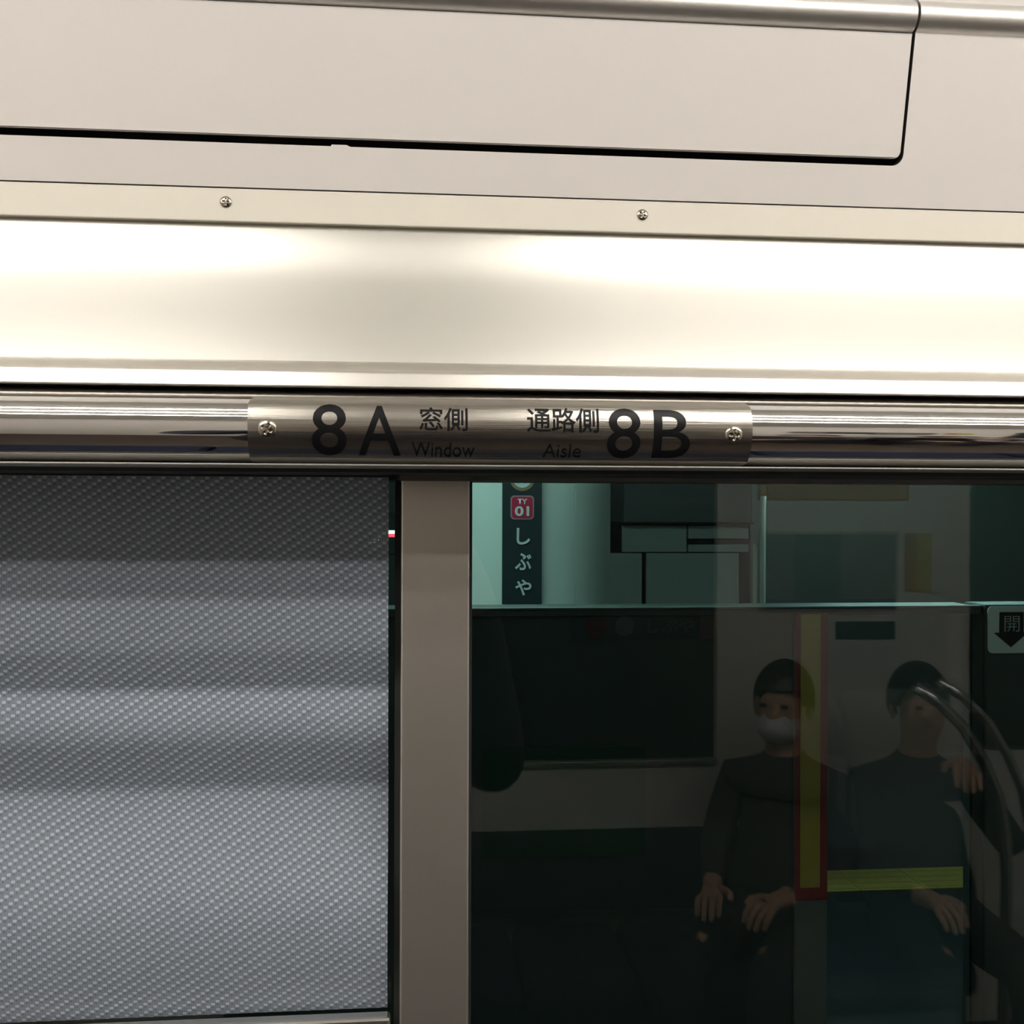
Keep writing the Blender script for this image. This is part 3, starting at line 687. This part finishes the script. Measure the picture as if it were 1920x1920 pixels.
def torso(J, E, z0, coat, leanf=0.0, k=1.0, sw=0.175):
    def p(x, y, z): return Vector((x, y+leanf*z, z0+z*k))
    J.update({'pelvis': (p(0, 0, 0), (0.155, 0.115), coat), 'waist': (p(0, 0, 0.17), (0.135, 0.105), coat), 'chest': (p(0, 0, 0.36), (0.155, 0.115), coat),
     'upper': (p(0, 0, 0.425), (0.115, 0.090), coat), 'neckb': (p(0, 0.005, 0.485), (0.066, 0.062), coat), 'neck': (p(0, 0.015, 0.535), (0.052, 0.052), 'skin'), 'chin': (p(0, 0.035, 0.585), (0.060, 0.070), 'skin'),
     'head': (p(0, 0.030, 0.650), (0.075, 0.088), 'skin'), 'crown': (p(0, 0.020, 0.725), (0.066, 0.078), 'skin'), 'nose': (p(0, 0.125, 0.632), (0.012, 0.014), 'skin')})
    E += [('pelvis', 'waist'), ('waist', 'chest'), ('chest', 'upper'), ('upper', 'neckb'), ('neckb', 'neck'), ('neck', 'chin'), ('chin', 'head'), ('head', 'crown'), ('head', 'nose')]
    for s, t in ((-1, 'L'), (1, 'R')):
        J['sh'+t] = (p(sw*s, -0.005, 0.405), (0.062, 0.062), coat); E.append(('upper', 'sh'+t))
    return p(0, 0.025, 0.655)
def seated(label, x, y, coat, mask=False, hands=(0.30, 0.13), leanf=-0.04, dz=0.0, longhair=False, rz=math.pi/2, reach=None):
    J, E = {}, []; h = torso(J, E, 0.53+dz, coat, leanf, 0.92, 0.155); z0 = 0.53+dz
    for s, t in ((-1, 'L'), (1, 'R')):
        J['el'+t] = (Vector((0.195*s, 0.06, z0+0.17)), (0.046, 0.046), coat)
        wr = Vector((0.10*s, hands[0], z0+hands[1]))
        if reach is not None and s > 0:
            wr = Matrix.Rotation(-rz, 3, 'Z') @ reach; J['el'+t] = (Vector((0.25, 0.10, z0+0.20)), (0.050, 0.050), coat)
        J['wrist'+t] = (wr, (0.028, 0.025), 'skin' )
        J['cuff'+t] = (wr*0.8+J['el'+t][0]*0.2, (0.038, 0.036), coat)
        E += [('sh'+t, 'el'+t), ('el'+t, 'cuff'+t), ('cuff'+t, 'wrist'+t)]
        hand_chain(J, E, wr, (-0.3*s, 1, 0.0), (-s, -0.3, 0.3), (0, 0, 1), 0.5, t)
        J['hip'+t] = (Vector((0.10*s, 0.06, z0-0.02)), (0.092, 0.088), 'trousers'); J['kn'+t] = (Vector((0.12*s, 0.47, z0-0.02)), (0.066, 0.066), 'trousers')
        J['an'+t] = (Vector((0.12*s, 0.45, 0.10)), (0.045, 0.045), 'trousers'); J['heel'+t] = (Vector((0.12*s, 0.43, 0.045)), (0.040, 0.040), 'shoe'); J['toe'+t] = (Vector((0.13*s, 0.62, 0.038)), (0.040, 0.032), 'shoe')
        E += [('pelvis', 'hip'+t), ('hip'+t, 'kn'+t), ('kn'+t, 'an'+t), ('an'+t, 'heel'+t), ('heel'+t, 'toe'+t)]
    return person(label, (x, y, 0), rz, J, E, h, mask, 'passengers seated along the opposite windows', longhair)
yb2 = YO+0.06
bx0, bx2 = wx0+0.1, PR(1800, 1500, -2.2).x
bench = thing('bench_seat', 'long navy bench seat under the opposite window', 'bench', ((bx0+bx2)/2, yb2+0.25, 0))
obj('backrest', box(bmesh.new(), (bx0, YO+0.02, 0.45), (bx2, YO+0.10, 0.70), 0.03), 'seat', bench)
for k in range(5):
    a = bx0+(bx2-bx0)*k/5; b = bx0+(bx2-bx0)*(k+1)/5
    obj('cushion', box(bmesh.new(), (a+0.004, YO+0.10, 0.34), (b-0.004, YO+0.56, 0.44), 0.035), 'seat', bench)
obj('base', box(bmesh.new(), (bx0+0.02, YO+0.10, 0.06), (bx2-0.02, YO+0.48, 0.34), 0.01), 'seat2', bench)
obj('kick_panel', box(bmesh.new(), (bx0+0.05, YO+0.12, 0.0), (bx2-0.05, YO+0.44, 0.06)), 'gap', bench)
nb = thing('bench_seat', 'long navy bench seat below the blind and the clear window', 'bench', (0.3, -0.2, 0))
obj('backrest', box(bmesh.new(), (-1.3, -0.03, 0.45), (1.6, 0.045, 0.98), 0.03), 'seat', nb)
for k in range(6):
    a = -1.3+2.9*k/6; obj('cushion', box(bmesh.new(), (a+0.004, -0.50, 0.34), (a+2.9/6-0.004, -0.03, 0.44), 0.035), 'seat', nb)
obj('base', box(bmesh.new(), (-1.28, -0.44, 0.0), (1.58, 0.0, 0.34), 0.01), 'seat2', nb)
pa = PR(1462, 1330, -2.36); pb = PR(1716, 1330, -2.36)
seated('passenger in a grey coat and white face mask seated in front of the framed poster', pa.x, -2.33, 'greycoat', True, rz=math.radians(38), dz=-0.01)
seated('passenger in a black coat seated next to the curved grab rail', pb.x, -2.33, 'blackcoat', False, rz=math.radians(4), dz=-0.02, reach=PR(1806, 1432, -2.06)-Vector((pb.x, -2.33, 0)))

# the one taking the picture stands in the aisle before the handrail
J, E = {}, []; hd = torso(J, E, 0.97, 'navycoat', 0.0)
for s, t in ((-1, 'L'), (1, 'R')):
    J['el'+t] = (Vector((0.225*s+0.05, 0.14, 1.28)), (0.050, 0.050), 'navycoat')
    wr = Vector((0.095*s+0.12, 0.335, 1.60)); J['wrist'+t] = (wr, (0.028, 0.026), 'skin'); J['cuff'+t] = (wr*0.82+J['el'+t][0]*0.18, (0.038, 0.036), 'navycoat')
    E += [('sh'+t, 'el'+t), ('el'+t, 'cuff'+t), ('cuff'+t, 'wrist'+t)]
    hand_chain(J, E, wr, (-0.45*s, 0.35, 0.85), (-s*0.8, -0.5, 0.0), (s*0.3, 0.9, 0.2), 0.75, t)
    J['hip'+t] = (Vector((0.10*s, 0, 0.92)), (0.095, 0.095), 'trousers'); J['kn'+t] = (Vector((0.11*s, 0.02, 0.50)), (0.066, 0.066), 'trousers')
    J['an'+t] = (Vector((0.11*s, -0.02, 0.10)), (0.046, 0.046), 'trousers'); J['heel'+t] = (Vector((0.11*s, -0.04, 0.045)), (0.042, 0.040), 'shoe'); J['toe'+t] = (Vector((0.125*s, 0.15, 0.038)), (0.042, 0.032), 'shoe')
    E += [('pelvis', 'hip'+t), ('hip'+t, 'kn'+t), ('kn'+t, 'an'+t), ('an'+t, 'heel'+t), ('heel'+t, 'toe'+t)]
person('person in a navy coat standing before the handrail holding up a phone', (-0.12, -1.0, 0.0), 0.0, J, E, hd)
ph = thing('mobile_phone', 'dark mobile phone held up in both hands before the handrail', 'phone', (0, -0.62, 1.65))
obj('phone_body', slab(rrect(-0.034, 1.58, 0.034, 1.718, 0.009), upright(-0.613), 0.0075), 'phone', ph)
obj('lens_ring', tube(bmesh.new(), [(0, -0.6058, 1.70), (0, -0.6042, 1.70)], 0.006, 20), 'steel', ph)
